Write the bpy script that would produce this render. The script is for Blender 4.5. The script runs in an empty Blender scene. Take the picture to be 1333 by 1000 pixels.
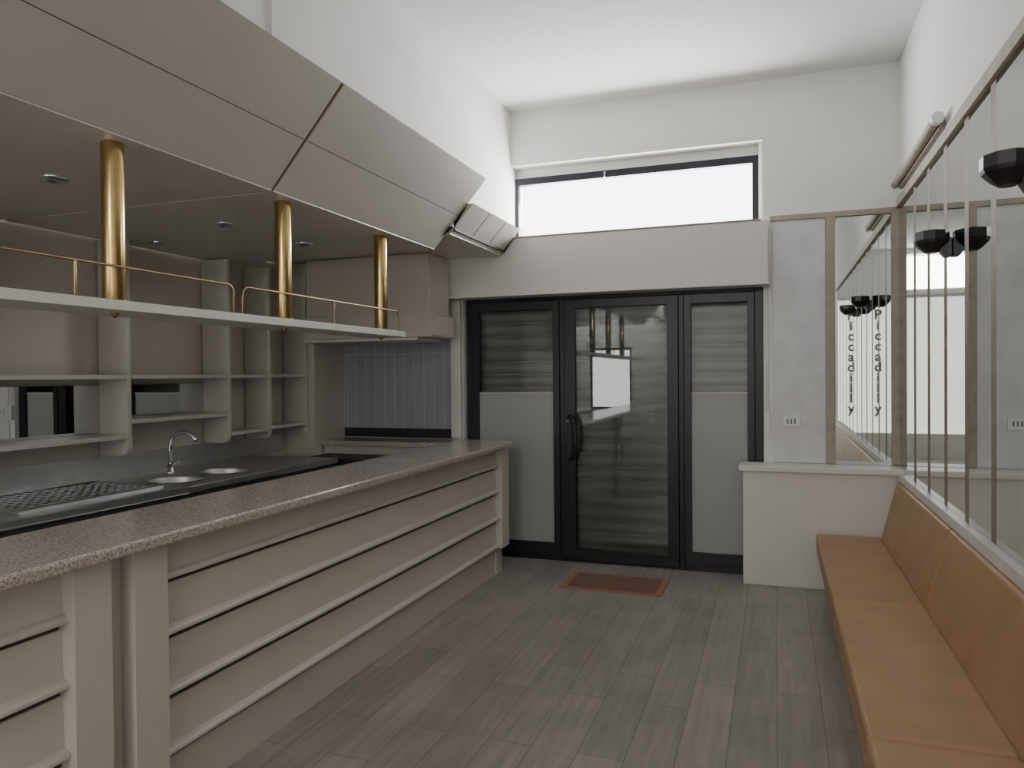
import bpy, bmesh, math
from mathutils import Vector, Matrix

scene = bpy.context.scene

# ------------------------------------------------------------------ materials
def new_mat(name):
    m = bpy.data.materials.new(name); m.use_nodes = True
    nt = m.node_tree
    return m, nt, nt.nodes["Principled BSDF"]

def paint(name, col, rough=0.5, var=0.04, scale=6.0, bump=0.02, metal=0.0, spec=0.5):
    m, nt, b = new_mat(name)
    b.inputs["Roughness"].default_value = rough
    b.inputs["Metallic"].default_value = metal
    b.inputs["Specular IOR Level"].default_value = spec
    tc = nt.nodes.new("ShaderNodeTexCoord")
    n = nt.nodes.new("ShaderNodeTexNoise"); n.inputs["Scale"].default_value = scale
    n.inputs["Detail"].default_value = 4
    nt.links.new(tc.outputs["Object"], n.inputs["Vector"])
    r = nt.nodes.new("ShaderNodeValToRGB")
    r.color_ramp.elements[0].position = 0.3; r.color_ramp.elements[1].position = 0.7
    r.color_ramp.elements[0].color = tuple(max(0, c*(1-var)) for c in col)+(1,)
    r.color_ramp.elements[1].color = tuple(min(1, c*(1+var)) for c in col)+(1,)
    nt.links.new(n.outputs["Fac"], r.inputs["Fac"])
    nt.links.new(r.outputs["Color"], b.inputs["Base Color"])
    if bump > 0:
        n2 = nt.nodes.new("ShaderNodeTexNoise"); n2.inputs["Scale"].default_value = scale*20
        nt.links.new(tc.outputs["Object"], n2.inputs["Vector"])
        bp = nt.nodes.new("ShaderNodeBump"); bp.inputs["Strength"].default_value = bump
        bp.inputs["Distance"].default_value = 0.01
        nt.links.new(n2.outputs["Fac"], bp.inputs["Height"])
        nt.links.new(bp.outputs["Normal"], b.inputs["Normal"])
    return m

M = {}
M['wall']   = paint("plaster_white", (0.74,0.74,0.72), 0.8, 0.03, 2, 0.05)
M['ceil']   = paint("ceiling_white", (0.70,0.705,0.70), 0.85, 0.02, 1.5, 0.03)
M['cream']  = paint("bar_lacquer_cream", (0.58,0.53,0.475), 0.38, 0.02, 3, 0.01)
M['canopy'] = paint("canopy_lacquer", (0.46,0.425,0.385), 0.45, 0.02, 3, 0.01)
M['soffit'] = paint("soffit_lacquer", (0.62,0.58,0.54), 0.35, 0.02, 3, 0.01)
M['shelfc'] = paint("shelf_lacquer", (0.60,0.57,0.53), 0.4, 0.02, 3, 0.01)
M['white']  = paint("white_lacquer", (0.66,0.635,0.595), 0.4, 0.02, 3, 0.01)
M['header'] = paint("shutter_box_paint", (0.60,0.58,0.55), 0.5, 0.02, 2, 0.02)
M['dark']   = paint("gap_shade", (0.05,0.04,0.035), 0.7, 0.1, 5, 0)  # near-black colour standing for shade in grooves and board gaps
M['frame']  = paint("door_frame_anthracite", (0.016,0.017,0.025), 0.35, 0.1, 5, 0.01, 0, 0.35)
M['brass']  = paint("brass", (0.54,0.38,0.17), 0.22, 0.15, 8, 0.0, 1.0)
M['brassd'] = paint("brass_dark", (0.36,0.26,0.14), 0.35, 0.15, 8, 0.0, 1.0)
M['steel']  = paint("stainless_steel", (0.64,0.645,0.65), 0.42, 0.06, 10, 0.01, 1.0)
M['chrome'] = paint("chrome", (0.75,0.76,0.78), 0.12, 0.03, 8, 0.0, 1.0)
M['steeld'] = paint("dark_steel_front", (0.12,0.13,0.145), 0.4, 0.1, 6, 0.0, 0.3)
M['black']  = paint("black_plastic", (0.012,0.012,0.014), 0.45, 0.1, 6, 0.0)
M['wood']   = paint("beige_wood_strip", (0.27,0.23,0.19), 0.6, 0.12, 14, 0.02, 0, 0.15)
M['woodl']  = paint("beige_wood_trim", (0.36,0.31,0.26), 0.6, 0.12, 14, 0.02, 0, 0.2)
M['leather']= paint("tan_leatherette", (0.40,0.24,0.125), 0.48, 0.07, 5, 0.06)
M['seam']   = paint("leather_seam", (0.12,0.06,0.03), 0.6, 0.08, 5, 0.0)
M['frost']  = paint("frosted_film", (0.34,0.345,0.335), 0.45, 0.03, 2, 0.01, 0, 0.3)
M['shutter']= paint("shutter_slat_grey", (0.27,0.29,0.28), 0.5, 0.08, 3, 0.02)
M['grey']   = paint("grey_marble_panel", (0.60,0.60,0.61), 0.5, 0.08, 7, 0.02)
M['plastic']= paint("switch_plastic", (0.7,0.7,0.68), 0.35, 0.02, 3, 0.0)

def mirror_mat():
    m, nt, b = new_mat("mirror_glass")
    b.inputs["Base Color"].default_value = (0.60,0.625,0.61,1)
    b.inputs["Metallic"].default_value = 1; b.inputs["Roughness"].default_value = 0.015
    return m
M['mirror'] = mirror_mat()

def glass_mat(name, tint, refl):
    m = bpy.data.materials.new(name); m.use_nodes = True
    nt = m.node_tree; nt.nodes.clear()
    o = nt.nodes.new("ShaderNodeOutputMaterial")
    t = nt.nodes.new("ShaderNodeBsdfTransparent"); t.inputs[0].default_value = tint+(1,)
    g = nt.nodes.new("ShaderNodeBsdfGlossy"); g.inputs["Roughness"].default_value = 0.01
    fr = nt.nodes.new("ShaderNodeFresnel"); fr.inputs["IOR"].default_value = 1.45
    ad = nt.nodes.new("ShaderNodeMath"); ad.operation='ADD'; ad.inputs[1].default_value = refl
    mx = nt.nodes.new("ShaderNodeMixShader")
    nt.links.new(fr.outputs[0], ad.inputs[0]); nt.links.new(ad.outputs[0], mx.inputs[0])
    nt.links.new(t.outputs[0], mx.inputs[1]); nt.links.new(g.outputs[0], mx.inputs[2])
    nt.links.new(mx.outputs[0], o.inputs[0])
    return m
M['glass'] = glass_mat("door_glass", (0.80,0.83,0.82), 0.04)
M['glassc'] = glass_mat("sidelight_glass", (0.90,0.915,0.91), -0.01)

def granite():
    m, nt, b = new_mat("granite_speckled")
    tc = nt.nodes.new("ShaderNodeTexCoord")
    v = nt.nodes.new("ShaderNodeTexVoronoi"); v.inputs["Scale"].default_value = 230
    nt.links.new(tc.outputs["Object"], v.inputs["Vector"])
    r = nt.nodes.new("ShaderNodeValToRGB"); cr = r.color_ramp
    cr.elements[0].color = (0.17,0.14,0.125,1); cr.elements[1].color = (0.60,0.535,0.48,1)
    e = cr.elements.new(0.22); e.color = (0.36,0.31,0.275,1)
    e = cr.elements.new(0.6); e.color = (0.48,0.415,0.37,1)
    sep = nt.nodes.new("ShaderNodeSeparateColor")
    nt.links.new(v.outputs["Color"], sep.inputs[0])
    nt.links.new(sep.outputs[0], r.inputs["Fac"]); nt.links.new(r.outputs["Color"], b.inputs["Base Color"])
    b.inputs["Roughness"].default_value = 0.16
    return m
M['granite'] = granite()

def floor_mat():
    m, nt, b = new_mat("grey_wood_plank_tile")
    tc = nt.nodes.new("ShaderNodeTexCoord")
    mp = nt.nodes.new("ShaderNodeMapping"); mp.inputs["Rotation"].default_value = (0,0,math.radians(90))
    nt.links.new(tc.outputs["Object"], mp.inputs["Vector"])
    br = nt.nodes.new("ShaderNodeTexBrick")
    br.inputs["Scale"].default_value = 1.0
    br.inputs["Brick Width"].default_value = 0.9; br.inputs["Row Height"].default_value = 0.20
    br.inputs["Mortar Size"].default_value = 0.0022; br.inputs["Mortar Smooth"].default_value = 0.3
    br.offset = 0.37; br.inputs["Bias"].default_value = 0
    br.inputs["Color1"].default_value = (0.345,0.307,0.28,1)
    br.inputs["Color2"].default_value = (0.287,0.255,0.232,1)
    br.inputs["Mortar"].default_value = (0.14,0.122,0.11,1)
    nt.links.new(mp.outputs[0], br.inputs["Vector"])
    mp2 = nt.nodes.new("ShaderNodeMapping"); mp2.inputs["Scale"].default_value = (30,2.0,1)
    nt.links.new(tc.outputs["Object"], mp2.inputs["Vector"])
    n = nt.nodes.new("ShaderNodeTexNoise"); n.inputs["Scale"].default_value = 1; n.inputs["Detail"].default_value = 6
    nt.links.new(mp2.outputs[0], n.inputs["Vector"])
    n3 = nt.nodes.new("ShaderNodeTexNoise"); n3.inputs["Scale"].default_value = 2.5; n3.inputs["Detail"].default_value = 4
    nt.links.new(tc.outputs["Object"], n3.inputs["Vector"])
    mr = nt.nodes.new("ShaderNodeMapRange"); mr.inputs[1].default_value=0.3; mr.inputs[2].default_value=0.7
    mr.inputs[3].default_value=0.85; mr.inputs[4].default_value=1.13
    nt.links.new(n.outputs["Fac"], mr.inputs[0])
    mr3 = nt.nodes.new("ShaderNodeMapRange"); mr3.inputs[1].default_value=0.3; mr3.inputs[2].default_value=0.7
    mr3.inputs[3].default_value=0.88; mr3.inputs[4].default_value=1.1
    nt.links.new(n3.outputs["Fac"], mr3.inputs[0])
    mm = nt.nodes.new("ShaderNodeMath"); mm.operation='MULTIPLY'
    nt.links.new(mr.outputs[0], mm.inputs[0]); nt.links.new(mr3.outputs[0], mm.inputs[1])
    vm = nt.nodes.new("ShaderNodeVectorMath"); vm.operation='SCALE'
    nt.links.new(br.outputs["Color"], vm.inputs[0]); nt.links.new(mm.outputs[0], vm.inputs["Scale"])
    nt.links.new(vm.outputs[0], b.inputs["Base Color"])
    b.inputs["Roughness"].default_value = 0.36
    return m
M['floor'] = floor_mat()

def tile_mat():
    m, nt, b = new_mat("mauve_grey_wall_tile")
    tc = nt.nodes.new("ShaderNodeTexCoord")
    sx = nt.nodes.new("ShaderNodeSeparateXYZ"); cx = nt.nodes.new("ShaderNodeCombineXYZ")
    nt.links.new(tc.outputs["Object"], sx.inputs[0])
    nt.links.new(sx.outputs["X"], cx.inputs["X"]); nt.links.new(sx.outputs["Z"], cx.inputs["Y"])
    br = nt.nodes.new("ShaderNodeTexBrick"); br.offset = 0
    br.inputs["Scale"].default_value = 1
    br.inputs["Brick Width"].default_value = 0.10; br.inputs["Row Height"].default_value = 0.9
    br.inputs["Mortar Size"].default_value = 0.0032
    br.inputs["Color1"].default_value = (0.34,0.335,0.38,1); br.inputs["Color2"].default_value = (0.315,0.31,0.355,1)
    br.inputs["Mortar"].default_value = (0.50,0.49,0.52,1)
    nt.links.new(cx.outputs[0], br.inputs["Vector"]); nt.links.new(br.outputs["Color"], b.inputs["Base Color"])
    b.inputs["Roughness"].default_value = 0.35
    return m
M['tile'] = tile_mat()

def mat_rug():
    m, nt, b = new_mat("doormat_red_brown")
    tc = nt.nodes.new("ShaderNodeTexCoord")
    v = nt.nodes.new("ShaderNodeTexVoronoi"); v.inputs["Scale"].default_value = 16
    nt.links.new(tc.outputs["Object"], v.inputs["Vector"])
    r = nt.nodes.new("ShaderNodeValToRGB")
    r.color_ramp.elements[0].color = (0.25,0.125,0.09,1); r.color_ramp.elements[1].color = (0.15,0.09,0.075,1)
    nt.links.new(v.outputs["Distance"], r.inputs["Fac"]); nt.links.new(r.outputs["Color"], b.inputs["Base Color"])
    b.inputs["Roughness"].default_value = 0.95
    return m
M['rug'] = mat_rug()
M['rugb'] = paint("doormat_border", (0.36,0.16,0.11), 0.95, 0.1, 30, 0.1)

# ------------------------------------------------------------------ mesh builder
class B:
    def __init__(s):
        s.bm = bmesh.new(); s.mats = []
    def mi(s, k):
        if k not in s.mats: s.mats.append(k)
        return s.mats.index(k)
    def face(s, vs, k, smooth=False):
        try: f = s.bm.faces.new(vs)
        except ValueError: return
        f.material_index = s.mi(k); f.smooth = smooth
    def box(s, x0,x1,y0,y1,z0,z1,k):
        s.prism([(x0,z0),(x1,z0),(x1,z1),(x0,z1)],'y',y0,y1,k)
    def prism(s, pts, axis, a0, a1, k):
        def mk(p,a):
            if axis=='y': return (p[0],a,p[1])
            if axis=='x': return (a,p[0],p[1])
            return (p[0],p[1],a)
        A=[s.bm.verts.new(mk(p,a0)) for p in pts]; C=[s.bm.verts.new(mk(p,a1)) for p in pts]
        n=len(pts)
        s.face(A[::-1],k); s.face(C,k)
        for i in range(n): s.face([A[i],A[(i+1)%n],C[(i+1)%n],C[i]],k)
    def tube(s, path, r, k, n=12, caps=True, radii=None):
        path=[Vector(p) for p in path]; rings=[]
        up=None
        for i,p in enumerate(path):
            if i==0: t=path[1]-p
            elif i==len(path)-1: t=p-path[i-1]
            else: t=(path[i+1]-p).normalized()+(p-path[i-1]).normalized()
            t.normalize()
            if up is None:
                up = Vector((0,0,1)) if abs(t.z)<0.9 else Vector((1,0,0))
            a=t.cross(up)
            if a.length<1e-4: a=t.cross(Vector((0,1,0)))
            a.normalize(); b=a.cross(t).normalized(); up=b
            rr = radii[i] if radii else r
            rings.append([s.bm.verts.new(p+a*rr*math.cos(2*math.pi*j/n)+b*rr*math.sin(2*math.pi*j/n)) for j in range(n)])
        for i in range(len(rings)-1):
            for j in range(n):
                s.face([rings[i][j],rings[i][(j+1)%n],rings[i+1][(j+1)%n],rings[i+1][j]],k,True)
        if caps: s.face(rings[0][::-1],k); s.face(rings[-1],k)
    def lathe(s, cx,cy, prof, k, n=32, sy=1.0, smooth=True, rot=0.0):
        rings=[]
        for (r,z) in prof:
            rings.append([s.bm.verts.new((cx+r*math.cos(rot+2*math.pi*j/n), cy+sy*r*math.sin(rot+2*math.pi*j/n), z)) for j in range(n)])
        for i in range(len(rings)-1):
            for j in range(n):
                j2=(j+1)%n
                s.face([rings[i][j],rings[i][j2],rings[i+1][j2],rings[i+1][j]],k,smooth)
    def obj(s, name, bevel=0.0, seg=2):
        bmesh.ops.remove_doubles(s.bm, verts=s.bm.verts, dist=1e-6)
        bmesh.ops.recalc_face_normals(s.bm, faces=s.bm.faces)
        me=bpy.data.meshes.new(name); s.bm.to_mesh(me); s.bm.free()
        for k in s.mats: me.materials.append(M[k])
        o=bpy.data.objects.new(name,me); scene.collection.objects.link(o)
        if bevel>0:
            md=o.modifiers.new("bevel",'BEVEL'); md.width=bevel; md.segments=seg; md.limit_method='ANGLE'
            md.angle_limit=math.radians(40)
        return o
def slab(name, *a):
    b=B(); b.box(*a); return b.obj(name)

YB=6.1; XR=0.86; XL=-4.15; XU=-2.15; ZC=3.86; YR=-3.2; E=0.004

# ------------------------------------------------------------------ shell
slab("floor", XL-0.2,XR+0.2,YR-0.2,6.6,-0.1,0,'floor')
slab("ceiling", XU-0.2,XR+0.2,YR-0.2,6.4,ZC,ZC+0.1,'ceil')
slab("wall_back", -0.09,XR+0.2,YB,6.4,0,ZC,'wall')
slab("wall_back", XL-0.2,-0.09,YB,6.4,3.40,ZC,'wall')
slab("wall_back", XL-0.2,-0.09,YB,6.4,2.30,2.745,'wall')
slab("wall_back", XL-0.2,XU,YB,6.4,2.745,3.40,'wall')
slab("wall_back", XL-0.2,-2.62,YB,6.4,0,2.30,'wall')
slab("wall_right", XR,XR+0.2,YR,YB,0,ZC,'wall')
slab("wall_left", XL-0.2,XL,YR,YB,0,2.75,'cream')
slab("wall_left_upper", XU-0.15,XU,YR,YB,2.70,ZC,'wall')
slab("wall_front", XL-0.2,-3.75,YR-0.2,YR,0,ZC,'wall')
slab("wall_front", -3.75,-2.85,YR-0.2,YR,0,0.85,'wall')
slab("wall_front", -3.75,-2.85,YR-0.2,YR,2.15,ZC,'wall')
slab("wall_front", -2.85,-1.95,YR-0.2,YR,0,ZC,'wall')
slab("wall_front", -1.95,0.80,YR-0.2,YR,3.0,3.1,'wall')
slab("wall_front", -0.40,0.80,YR-0.2,YR,3.1,ZC,'wall')
slab("wall_front", -1.95,-0.40,YR-0.2,YR,3.75,ZC,'wall')
slab("wall_front", 0.80,XR+0.2,YR-0.2,YR,0,ZC,'wall')
b=B()
for x0,x1 in ((-3.75,-3.70),(-2.90,-2.85)): b.box(x0,x1,YR-0.12,YR-0.06,0.85,2.15,'frame')
for z0,z1 in ((0.85,0.90),(2.10,2.15)): b.box(-3.75,-2.85,YR-0.12,YR-0.06,z0,z1,'frame')
b.obj("window_2",0.004)
b=B()
for x0,x1 in ((-1.95,-1.90),(0.75,0.80)): b.box(x0,x1,YR-0.10,YR-0.04,0,3.0,'white')
for z0,z1 in ((0,0.45),(2.95,3.0)): b.box(-1.90,0.75,YR-0.10,YR-0.04,z0,z1,'white')
# added pale slab, blocks the sky behind the invented rear opening
b.box(-1.95,0.80,YR-0.19,YR-0.17,0,3.0,'white')
b.obj("rear_fill_opening",0.004)  # unseen opening, added to bring fill light from the rear
def letters(body,x):
    cu=bpy.data.curves.new("lettering",'FONT'); cu.body="\n".join(body); cu.size=0.25; cu.align_x='CENTER'
    cu.space_line=0.78; cu.extrude=0.002; cu.offset=0.008
    t=bpy.data.objects.new("window_lettering",cu); scene.collection.objects.link(t)
    t.location=(x,YR-0.03,2.58); t.rotation_euler=(math.radians(90),0,math.radians(180)); cu.materials.append(M['black'])
letters("Piccadilly",0.36); letters("Piccadilly",-0.10)

slab("wall_pier", XL,-3.84,5.62,YB,0,2.60,'cream')
b=B(); b.box(-3.83,-2.73,YB-0.012,YB-0.001,1.12,1.95,'tile'); b.box(-3.83,-2.73,YB-0.016,YB-0.001,1.035,1.12,'black'); b.obj("tile_backsplash")

# ------------------------------------------------------------------ header shutter box
b=B()
b.box(-2.75,-0.05,5.92,YB-0.001,2.285,2.745,'header')
b.box(-2.77,-0.04,5.905,YB-0.001,2.262,2.285,'header')
b.obj("shutter_box",0.004)
b=B(); b.box(-2.14,-0.10,5.915,YB+0.2,2.746,2.757,'woodl'); b.obj("trim_sill",0.002)

# transom window
b=B()
b.box(XU,-0.12,6.24,6.30,3.315,3.40,'wall')
b.box(XU,-0.12,6.20,6.26,3.255,3.315,'frame')
b.box(-0.17,-0.12,6.20,6.26,2.757,3.255,'frame')
b.box(-0.12,-0.091,6.16,6.26,2.757,3.40,'wall')
b.box(XU,-0.17,6.20,6.24,2.757,2.772,'frame')
b.box(XU,XU+0.03,6.20,6.26,2.757,3.255,'frame')
b.tube([(-1.35,6.19,3.30),(-1.35,6.19,3.25)],0.008,'chrome',8)
b.obj("window_1",0.003)

# ------------------------------------------------------------------ entrance
YD=6.18
b=B()
b.box(-2.60,-2.545,YD-0.03,YD+0.06,0,2.28,'frame')
b.box(-0.155,-0.092,YD-0.03,YD+0.06,0,2.28,'frame')
b.box(-2.545,-0.155,YD-0.03,YD+0.06,2.237,2.28,'frame')
b.box(-1.743,-1.702,YD-0.03,YD+0.06,0.0,2.235,'frame')
b.box(-0.743,-0.702,YD-0.03,YD+0.06,0.0,2.235,'frame')
b.box(-2.545,-1.745,YD-0.03,YD+0.06,0.0,0.058,'frame')
b.box(-0.70,-0.155,YD-0.03,YD+0.06,0.0,0.058,'frame')
b.obj("trim_door_frame",0.004)
def leaf(x0,x1,w,zb,zt,split,name,handle=False):
    b=B(); f0=YD-0.045; f1=YD+0.02
    b.box(x0,x0+w,f0,f1,zb,zt,'frame'); b.box(x1-w,x1,f0,f1,zb,zt,'frame')
    b.box(x0+w,x1-w,f0,f1,zb,zb+0.09,'frame'); b.box(x0+w,x1-w,f0,f1,zt-0.075,zt,'frame')
    if split:
        b.box(x0+w,x1-w,YD-0.015,YD-0.005,zb+0.09,split,'frost')
        b.box(x0+w,x1-w,YD-0.022,YD-0.002,split-0.005,split+0.006,'header')
        b.box(x0+w,x1-w,YD-0.012,YD-0.006,split+0.008,zt-0.075,'glassc')
    else:
        b.box(x0+w,x1-w,YD-0.012,YD-0.006,zb+0.09,zt-0.075,'glass')
    if handle:
        xh=x0+w*0.5
        b.box(xh-0.02,xh+0.02,f0-0.012,f0,0.86,1.26,'black')
        b.tube([(xh,f0-0.005,0.88),(xh+0.03,f0-0.06,0.89),(xh+0.06,f0-0.075,0.95),(xh+0.07,f0-0.078,1.06),(xh+0.06,f0-0.075,1.17),(xh+0.03,f0-0.06,1.235),(xh,f0-0.005,1.245)],0.017,'black',10)
        b.tube([(xh-0.03,f0-0.02,1.20),(xh+0.005,f0-0.03,1.20)],0.012,'chrome',10)
    return b.obj(name,0.004)
leaf(-2.545,-1.745,0.055,0.06,2.235,1.44,"window_3")
leaf(-1.70,-0.745,0.09,0.02,2.235,None,"door_1",True)
leaf(-0.70,-0.155,0.055,0.06,2.235,1.44,"window_4")
b=B(); z=0.0; pts=[]
while z<2.15:
    for i in range(8):
        t=i/8; pts.append((6.325-0.030*math.sin(math.pi*t)**0.7, z+0.100*t))
    pts.append((6.332,z+0.100)); pts.append((6.332,z+0.110))
    z+=0.115
poly=pts+[(6.36,pts[-1][1]),(6.36,0)]
b.prism(poly,'x',-2.615,-0.095,'shutter'); b.box(-2.615,-0.095,6.36,6.38,0,2.295,'shutter'); b.obj("roller_shutter")
b=B(); b.box(-2.72,-2.625,YB-0.05,YB-0.001,1.05,2.26,'white'); b.box(-2.69,-2.65,YB-0.06,YB-0.05,1.05,2.25,'white'); b.obj("trim_jamb",0.004)
b=B()
b.box(-0.075,-0.055,YB-0.03,YB-0.026,1.30,2.26,'grey'); b.box(-0.085,-0.045,YB-0.035,YB-0.001,1.14,1.30,'plastic')
b.obj("shutter_strap",0.003)
b=B()
b.box(-1.54,-0.78,5.36,5.82,0.0,0.008,'rugb'); b.box(-1.49,-0.83,5.40,5.78,0.008,0.012,'rug')
b.obj("doormat",0.002)

# ------------------------------------------------------------------ right side low partition & panelling
b=B()
b.box(-0.24,XR-E,5.88,YB-E,0,0.86,'white')
b.box(-0.27,XR-E,5.84,YB-E,0.86,0.905,'white')
b.obj("low_partition",0.008,3)
b=B()
b.box(-0.02,0.355,YB-0.015,YB-0.001,0.908,2.76,'grey')
b.box(-0.04,XR-E,YB-0.03,YB-0.001,2.76,2.80,'woodl')
b.box(0.355,0.42,YB-0.03,YB-0.001,0.908,2.76,'woodl')
b.box(0.80,XR-E,YB-0.03,YB-0.001,0.908,2.76,'woodl')
b.obj("wall_panelling",0.003)
b=B(); b.box(0.422,0.798,YB-0.012,YB-0.001,0.908,2.758,'mirror'); b.obj("wall_mirror")
b=B(); b.box(0.05,0.17,YB-0.027,YB-0.016,1.185,1.265,'plastic')
for i in range(3): b.box(0.078+i*0.026,0.090+i*0.026,YB-0.029,YB-0.027,1.205,1.245,'steeld')
b.obj("wall_socket",0.002)

ys=[5.42-0.462*i for i in range(12)]
b=B()
prev=YB-0.035
for y in ys:
    b.box(XR-0.010,XR-0.001,y+0.041,prev,0.882,2.788,'mirror'); prev=y-0.041
b.obj("wall_mirror")
b=B()
for y in ys:
    b.box(XR-0.0102,XR-0.001,y-0.040,y+0.040,0.882,2.788,'wood')
b.box(XR-0.030,XR-0.001,0.2,YB-0.035,2.79,2.85,'woodl')
b.box(XR-0.05,XR-0.001,0.2,5.835,0.83,0.88,'white')
b.obj("mirror_trim")
def sconce(y,z):
    b=B(); x=XR-0.0125
    b.prism([(x,z-0.075),(x-0.03,z-0.075),(x-0.055,z-0.035),(x-0.03,z+0.02),(x,z+0.02)],'y',y-0.035,y+0.035,'black')
    prof=[(0.0,z-0.05),(0.03,z-0.05),(0.05,z-0.035),(0.078,z-0.005),(0.083,z+0.01),(0.083,z+0.055),(0.075,z+0.055),(0.07,z+0.01),(0.0,z-0.03)]
    b.lathe(x-0.088,y,prof,'black',10,1.2,False,math.pi/10)
    b.obj("wall_sconce",0.002)
sconce(4.36,2.26); sconce(3.02,2.29)
b=B()
b.box(XR-0.03,XR-0.001,4.55,5.95,2.90,2.96,'woodl')
b.tube([(XR-0.05,4.5,2.935),(XR-0.05,5.98,2.935)],0.026,'woodl',12)
b.tube([(XR-0.05,4.46,2.935),(XR-0.05,4.51,2.935)],0.032,'plastic',12)
b.obj("tube_wall_lamp",0.003)

# ------------------------------------------------------------------ bench
b=B(); XB=XR-0.006
b.box(0.38,XB-0.01,0.3,5.80,0,0.29,'seam')
cuts=[5.82,4.15,2.62,1.1,0.3]
for i in range(4):
    y1=cuts[i]-0.003; y0=cuts[i+1]+0.003
    b.box(0.27,0.70,y0,y1,0.29,0.43,'leather')
    b.prism([(0.69,0.40),(XB,0.40),(XB,0.825),(0.795,0.825)],'y',y0,y1,'leather')
b.obj("banquette_bench",0.018,3)

# ------------------------------------------------------------------ bar counter
CE=5.72
b=B()
b.box(-2.45,-2.17,-1.5,CE-0.02,0,1.014,'cream')
b.box(-2.17,-2.125,-1.5,CE-0.02,0.0,0.192,'cream')
b.box(-2.165,-2.126,-1.5,CE-0.02,0.192,1.0,'dark')  # dark backing paints the shadow gap below each board lip
lines=[0.22,0.44,0.66,0.865]
def boards(y0,y1,off=0):
    gaps=[0.029,0.025,0.021,0.005]
    tops=lines[1:]+[1.01]
    for zb,zt,g in zip(lines,tops,gaps):
        zb+=off; zt=zt+off if zt<1 else zt
        pr=[(-2.16,zb),(-2.088,zb),(-2.083,zb+0.005),(-2.083,zb+0.016),(-2.092,zb+0.024),(-2.108,zb+0.030),(-2.117,zt-g),(-2.16,zt-g)]
        b.prism(pr,'y',y0,y1,'cream')
boards(2.10,5.56); boards(-1.5,1.72,-0.03)
for y0,y1 in ((1.72,1.86),(1.95,2.10),(5.56,CE)):
    b.box(-2.16,-2.06,y0,y1,0.0 if y0<5 else 0.215,1.012,'cream')
b.box(-2.16,-2.12,1.86,1.95,0,1.01,'cream')
b.box(-2.16,-2.115,CE-0.16,CE-0.03,0,0.215,'cream')
b.obj("bar_counter",0.002)
def rounded_plan(x0,x1,y0,y1,r,n=10):
    pts=[(x0,y0),(x1,y0)]
    for i in range(n+1):
        a=math.pi/2*i/n; pts.append((x1-r+r*math.cos(a), y1-r+r*math.sin(a)))
    pts.append((x0,y1)); return pts
b=B(); b.prism(rounded_plan(-2.50,-2.0,-1.5,CE+0.06,0.14),'z',1.016,1.060,'granite')
b.obj("bar_countertop",0.012,3)
b=B()
b.box(-3.83,-2.51,5.70,YB-0.018,0.985,1.03,'granite')
b.box(-3.83,-2.51,5.74,YB-0.018,0,0.985,'cream')
b.obj("return_counter",0.006)
b=B()
b.box(-3.82,-2.53,5.16,5.69,0,0.86,'steeld'); b.box(-3.82,-2.53,5.15,5.69,0.86,0.88,'steel')
b.box(-3.7,-2.75,5.2,5.6,0.88,0.93,'black')
b.obj("undercounter_fridge",0.006)

# ------------------------------------------------------------------ back bar
b=B()
WX0,WX1=XL+0.012,-3.30
def plate_hole(cx,cy,hx,hy,z,r,depth,n=32):
    O=[];I=[]
    for j in range(n):
        a=2*math.pi*(j+0.5)/n; c,s_=math.cos(a),math.sin(a)
        k=min(hx/abs(c) if abs(c)>1e-6 else 1e9, hy/abs(s_) if abs(s_)>1e-6 else 1e9)
        O.append(b.bm.verts.new((cx+c*k,cy+s_*k,z))); I.append(b.bm.verts.new((cx+c*r,cy+s_*r,z)))
    for j in range(n):
        b.face([O[j],O[(j+1)%n],I[(j+1)%n],I[j]],'steel')
    b.lathe(cx,cy,[(r+0.012,z+0.003),(r,z+0.004),(r-0.005,z-0.01),(r-0.02,z-depth*0.8),(r*0.6,z-depth),(0.02,z-depth)],'steel',n)
b.box(WX0,WX1,-1.5,3.53,0.91,0.95,'steel')
b.box(WX0,WX1,4.42,5.14,0.91,0.95,'steel')
b.box(WX0,-3.78,3.53,4.42,0.91,0.95,'steel')
b.box(-3.42,WX1,3.53,4.42,0.91,0.95,'steel')
plate_hole(-3.60,3.755,0.18,0.225,0.95,0.165,0.16)
plate_hole(-3.60,4.20,0.18,0.22,0.95,0.165,0.16)
b.box(WX0,-3.36,-1.5,5.14,0.0,0.10,'black')
b.box(-3.40,-3.34,-1.5,5.14,0.10,0.90,'steeld')
for yy in (0,0.8,1.6,2.4,3.2,4.0): b.box(-3.34,-3.332,yy+0.02,yy+0.75,0.14,0.80,'steeld')
b.obj("back_bar_sink_unit",0.003)
slab("steel_backsplash", XL+0.001,XL+0.011,-1.5,5.61,0.95,1.095,'steel')
b=B()
z0=0.951
b.box(-3.95,-3.40,2.55,2.57,z0,0.975,'chrome'); b.box(-3.95,-3.40,3.42,3.44,z0,0.975,'chrome')
b.box(-3.95,-3.93,2.57,3.42,z0,0.975,'chrome'); b.box(-3.42,-3.40,2.57,3.42,z0,0.975,'chrome')
b.box(-3.93,-3.42,2.57,3.42,z0,0.956,'black')
for i in range(14): b.box(-3.93,-3.42,2.61+i*0.058,2.635+i*0.058,0.956,0.970,'chrome')
for i in range(8): b.box(-3.89+i*0.058,-3.865+i*0.058,2.57,3.42,0.956,0.968,'chrome')
b.obj("drainer_rack")
b=B(); fx,fy=-3.86,3.97
b.lathe(fx,fy,[(0.0,0.951),(0.032,0.951),(0.030,0.965),(0.022,0.975),(0.020,1.02),(0.0,1.025)],'chrome',20)
path=[(fx,fy,1.0),(fx,fy,1.12)]
for i in range(1,11):
    a=math.pi*i/10*0.92
    path.append((fx+0.095*(1-math.cos(a)),fy+0.02*(1-math.cos(a)),1.14+0.095*math.sin(a)))
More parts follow.
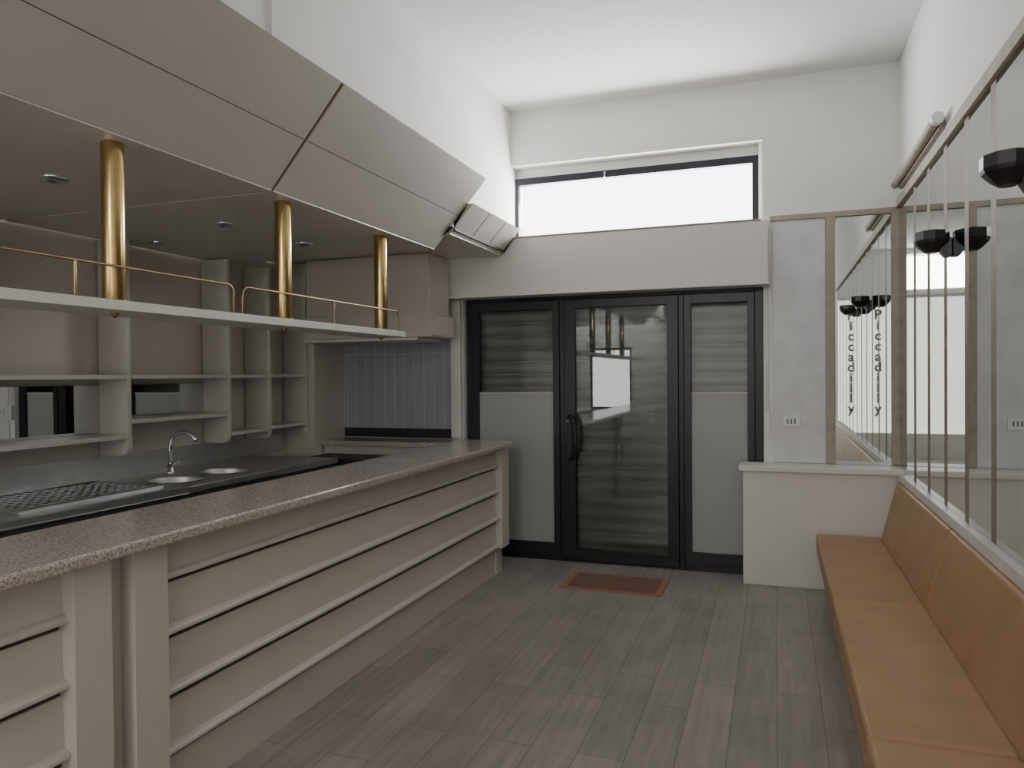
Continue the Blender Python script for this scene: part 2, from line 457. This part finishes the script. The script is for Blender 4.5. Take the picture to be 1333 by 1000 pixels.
b.tube(path,0.013,'chrome',12)
b.tube([(fx,fy+0.0,1.0),(fx+0.03,fy+0.07,1.04)],0.009,'chrome',8)
b.obj("faucet")
b=B(); XF=-3.90; X0=XL+0.012
ups=[0.75,1.72,2.68,3.66,4.59,5.07]
for y in ups:
    pr=[(X0,1.10),(XF-0.05,1.10),(XF-0.015,1.115),(XF,1.15),(XF,2.495),(X0,2.495)]
    b.prism(pr,'y',y,y+0.035,'shelfc')
b.box(X0,XF,5.58,5.615,1.10,2.495,'shelfc')
ends=ups+[5.58]
lowm={0:1.24,1:1.31,2:1.225,3:1.32,4:1.17,5:1.185}
for i in range(len(ups)):
    y0=ends[i]+0.035; y1=ends[i+1]
    for zz in (1.595,lowm[i]-0.012):
        b.box(X0,XF+0.015,y0,y1,zz,zz+0.028,'shelfc')
    if i in (2,3): b.box(X0,X0+0.008,y0,y1,lowm[i]+0.016,1.56,'mirror')
b.obj("back_bar_shelving",0.004)

# ------------------------------------------------------------------ hood
b=B()
b.box(-3.83,-2.66,5.50,5.90,2.105,2.60,'cream')
b.prism([(-3.83,1.915),(-2.63,1.915),(-2.61,1.93),(-2.61,2.085),(-2.65,2.108),(-3.83,2.108)],'y',5.46,5.902,'cream')
b.box(-3.83,-2.74,5.45,5.90,1.89,1.912,'white')
b.box(-3.83,-2.80,5.90,YB-0.02,1.92,2.60,'cream')
b.obj("extractor_hood",0.004)

# ------------------------------------------------------------------ canopy
U=(-1.90,2.97); L=(-2.30,2.51)
nrm=Vector((U[1]-L[1],-(U[0]-L[0]))).normalized()
def slope_pt(a,t=0.0):
    return (L[0]+(U[0]-L[0])*a-nrm.x*t, L[1]+(U[1]-L[1])*a-nrm.y*t)
def canopy_seg(y0,y1):
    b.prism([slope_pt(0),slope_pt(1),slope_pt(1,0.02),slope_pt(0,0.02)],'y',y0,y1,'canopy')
    b.prism([slope_pt(0.471,-0.0006),slope_pt(0.477,-0.0006),slope_pt(0.477,0.004),slope_pt(0.471,0.004)],'y',y0+0.003,y1-0.003,'dark')  # raised dark strip drawn as the shadow line of a groove
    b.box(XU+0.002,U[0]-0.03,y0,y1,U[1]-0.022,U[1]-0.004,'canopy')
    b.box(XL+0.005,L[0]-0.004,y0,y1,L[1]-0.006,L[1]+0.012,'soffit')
b=B()
canopy_seg(-1.5,3.03); canopy_seg(3.055,4.865)
b.prism([slope_pt(0.03,0.021),slope_pt(0.98,0.021),(XU+0.002,U[1]-0.03),(XU+0.002,L[1]+0.14),(XL+0.005,L[1]+0.14),(XL+0.005,L[1]+0.014)],'y',4.84,4.864,'canopy')
b.prism([slope_pt(0.02,0.01),slope_pt(0.99,0.01),slope_pt(0.99,0.04),slope_pt(0.02,0.04)],'y',3.03,3.055,'brassd')
b.box(XL+0.01,L[0]-0.01,3.03,3.055,L[1],L[1]+0.02,'brassd')
b.obj("bar_canopy")
b=B()
u2=(-2.0,2.81); l2=(-2.18,2.61)
n=3
for i in range(n):
    y0=4.87+ (5.90-4.87)*i/n; y1=4.87+(5.90-4.87)*(i+1)/n-0.012
    b.prism([l2,u2,(u2[0]-0.15,u2[1]),(l2[0]-0.15,l2[1])],'y',y0,y1,'canopy')
b.prism([(l2[0]-0.012,l2[1]+0.004),(u2[0]-0.012,u2[1]-0.003),(XU+0.003,u2[1]-0.003),(XU+0.003,l2[1]+0.02),(-3.9,2.66),(-3.9,l2[1]+0.004)],'y',4.875,5.895,'dark')
b.box(XL+0.004,l2[0],4.87,5.90,2.604,2.614,'soffit')
b.box(XL+0.004,-2.80,5.90,YB-0.001,2.604,2.614,'soffit')
b.obj("canopy_end_fascia",0.002)
for (x,y) in ((-3.06,2.49),(-3.06,3.59),(-3.02,4.32),(-3.90,3.93),(-3.06,1.39)):
    b=B(); z=L[1]-0.006
    b.lathe(x,y,[(0.0,z-0.002),(0.03,z-0.002),(0.034,z-0.012),(0.05,z-0.014),(0.062,z-0.004),(0.062,z)],'chrome',24)
    b.lathe(x,y,[(0.0,z-0.006),(0.026,z-0.006),(0.028,z-0.002)],'plastic',20)
    b.obj("recessed_spotlight")
b=B(); b.tube([(XU+0.008,2.83,2.98),(XU+0.008,2.83,ZC)],0.006,'header',8); b.obj("wall_conduit")

# ------------------------------------------------------------------ hanging shelf
b=B()
pts=[(-2.56,-1.5),(-2.29,-1.5)]
for i in range(9):
    a=math.pi/2*i/8; pts.append((-2.29-0.10+0.10*math.cos(a),4.36+0.10*math.sin(a)))
for i in range(9):
    a=math.pi/2+math.pi/2*i/8; pts.append((-2.56+0.10+0.10*math.cos(a),4.36+0.10*math.sin(a)))
b.prism(pts,'z',1.853,1.890,'white')
for y in (0.1,1.15,2.20,3.25,4.26):
    b.tube([(-2.40,y,1.888),(-2.40,y,2.503)],0.042,'brass',28)
    b.tube([(-2.40,y,1.889),(-2.40,y,1.90)],0.05,'brassd',28)
    b.tube([(-2.40,y,1.854),(-2.40,y,1.842),(-2.40,y,1.832)],0.016,'brassd',12,radii=[0.018,0.014,0.004])
def rail(y0,y1):
    x=-2.325; z=2.02
    p=[(x,y0,1.89),(x,y0,z-0.04)]
    for i in range(1,5):
        a=math.pi/2*i/4; p.append((x,y0+0.04*(1-math.cos(a)),z-0.04+0.04*math.sin(a)))
    for i in range(0,5):
        a=math.pi/2*i/4; p.append((x,y1-0.04+0.04*math.sin(a),z-0.04+0.04*math.cos(a)))
    p.append((x,y1,1.89)); b.tube(p,0.0055,'brassd',8)
    b.tube([(x,(y0+y1)/2,1.89),(x,(y0+y1)/2,z)],0.0055,'brassd',8)
rail(1.15,2.78); rail(2.84,4.36)
b.obj("hanging_glass_shelf",0.006,3)

# ------------------------------------------------------------------ lights
w=bpy.data.worlds.new("World"); scene.world=w; w.use_nodes=True
bg=w.node_tree.nodes["Background"]; bg.inputs[0].default_value=(0.98,0.995,1.0,1); bg.inputs[1].default_value=7.0
def area(name,loc,rot,sx,sy,e,col):
    l=bpy.data.lights.new(name,'AREA'); l.shape='RECTANGLE'; l.size=sx; l.size_y=sy; l.energy=e; l.color=col
    o=bpy.data.objects.new(name,l); scene.collection.objects.link(o); o.location=loc; o.rotation_euler=rot; return o
area("daylight_transom",(-1.12,6.42,2.98),(math.radians(122),0,math.radians(180)) ,1.95,0.45,95,(0.98,0.99,1.0))
area("fill_rear_wide",(-0.575,YR-0.12,1.5),(math.radians(90),0,0),2.73,2.95,48,(1.0,0.965,0.92))  # added fill behind the camera, no known window there
area("fill_rear_high",(-1.175,YR-0.22,3.43),(math.radians(80),0,0),1.5,0.6,45,(1.0,0.97,0.93))  # second added fill, set high on the unseen rear wall

# ------------------------------------------------------------------ camera
yaw=math.radians(19.5); pitch=math.radians(0.71); rho=0.009
f=Vector((-math.sin(yaw),math.cos(yaw),0)); R=Vector((math.cos(yaw),math.sin(yaw),0)); Z=Vector((0,0,1))
fw=(f*math.cos(pitch)-Z*math.sin(pitch)); U_=(Z*math.cos(pitch)+f*math.sin(pitch))
cx=R*math.cos(rho)-U_*math.sin(rho); cy=U_*math.cos(rho)+R*math.sin(rho)
cam=bpy.data.cameras.new("camera"); cam.sensor_width=36; cam.lens=26.2; cam.clip_start=0.05
co=bpy.data.objects.new("camera",cam); scene.collection.objects.link(co)
co.matrix_world=Matrix((( cx.x,cy.x,-fw.x,0),(cx.y,cy.y,-fw.y,0),(cx.z,cy.z,-fw.z,1.6),(0,0,0,1)))
scene.camera=co
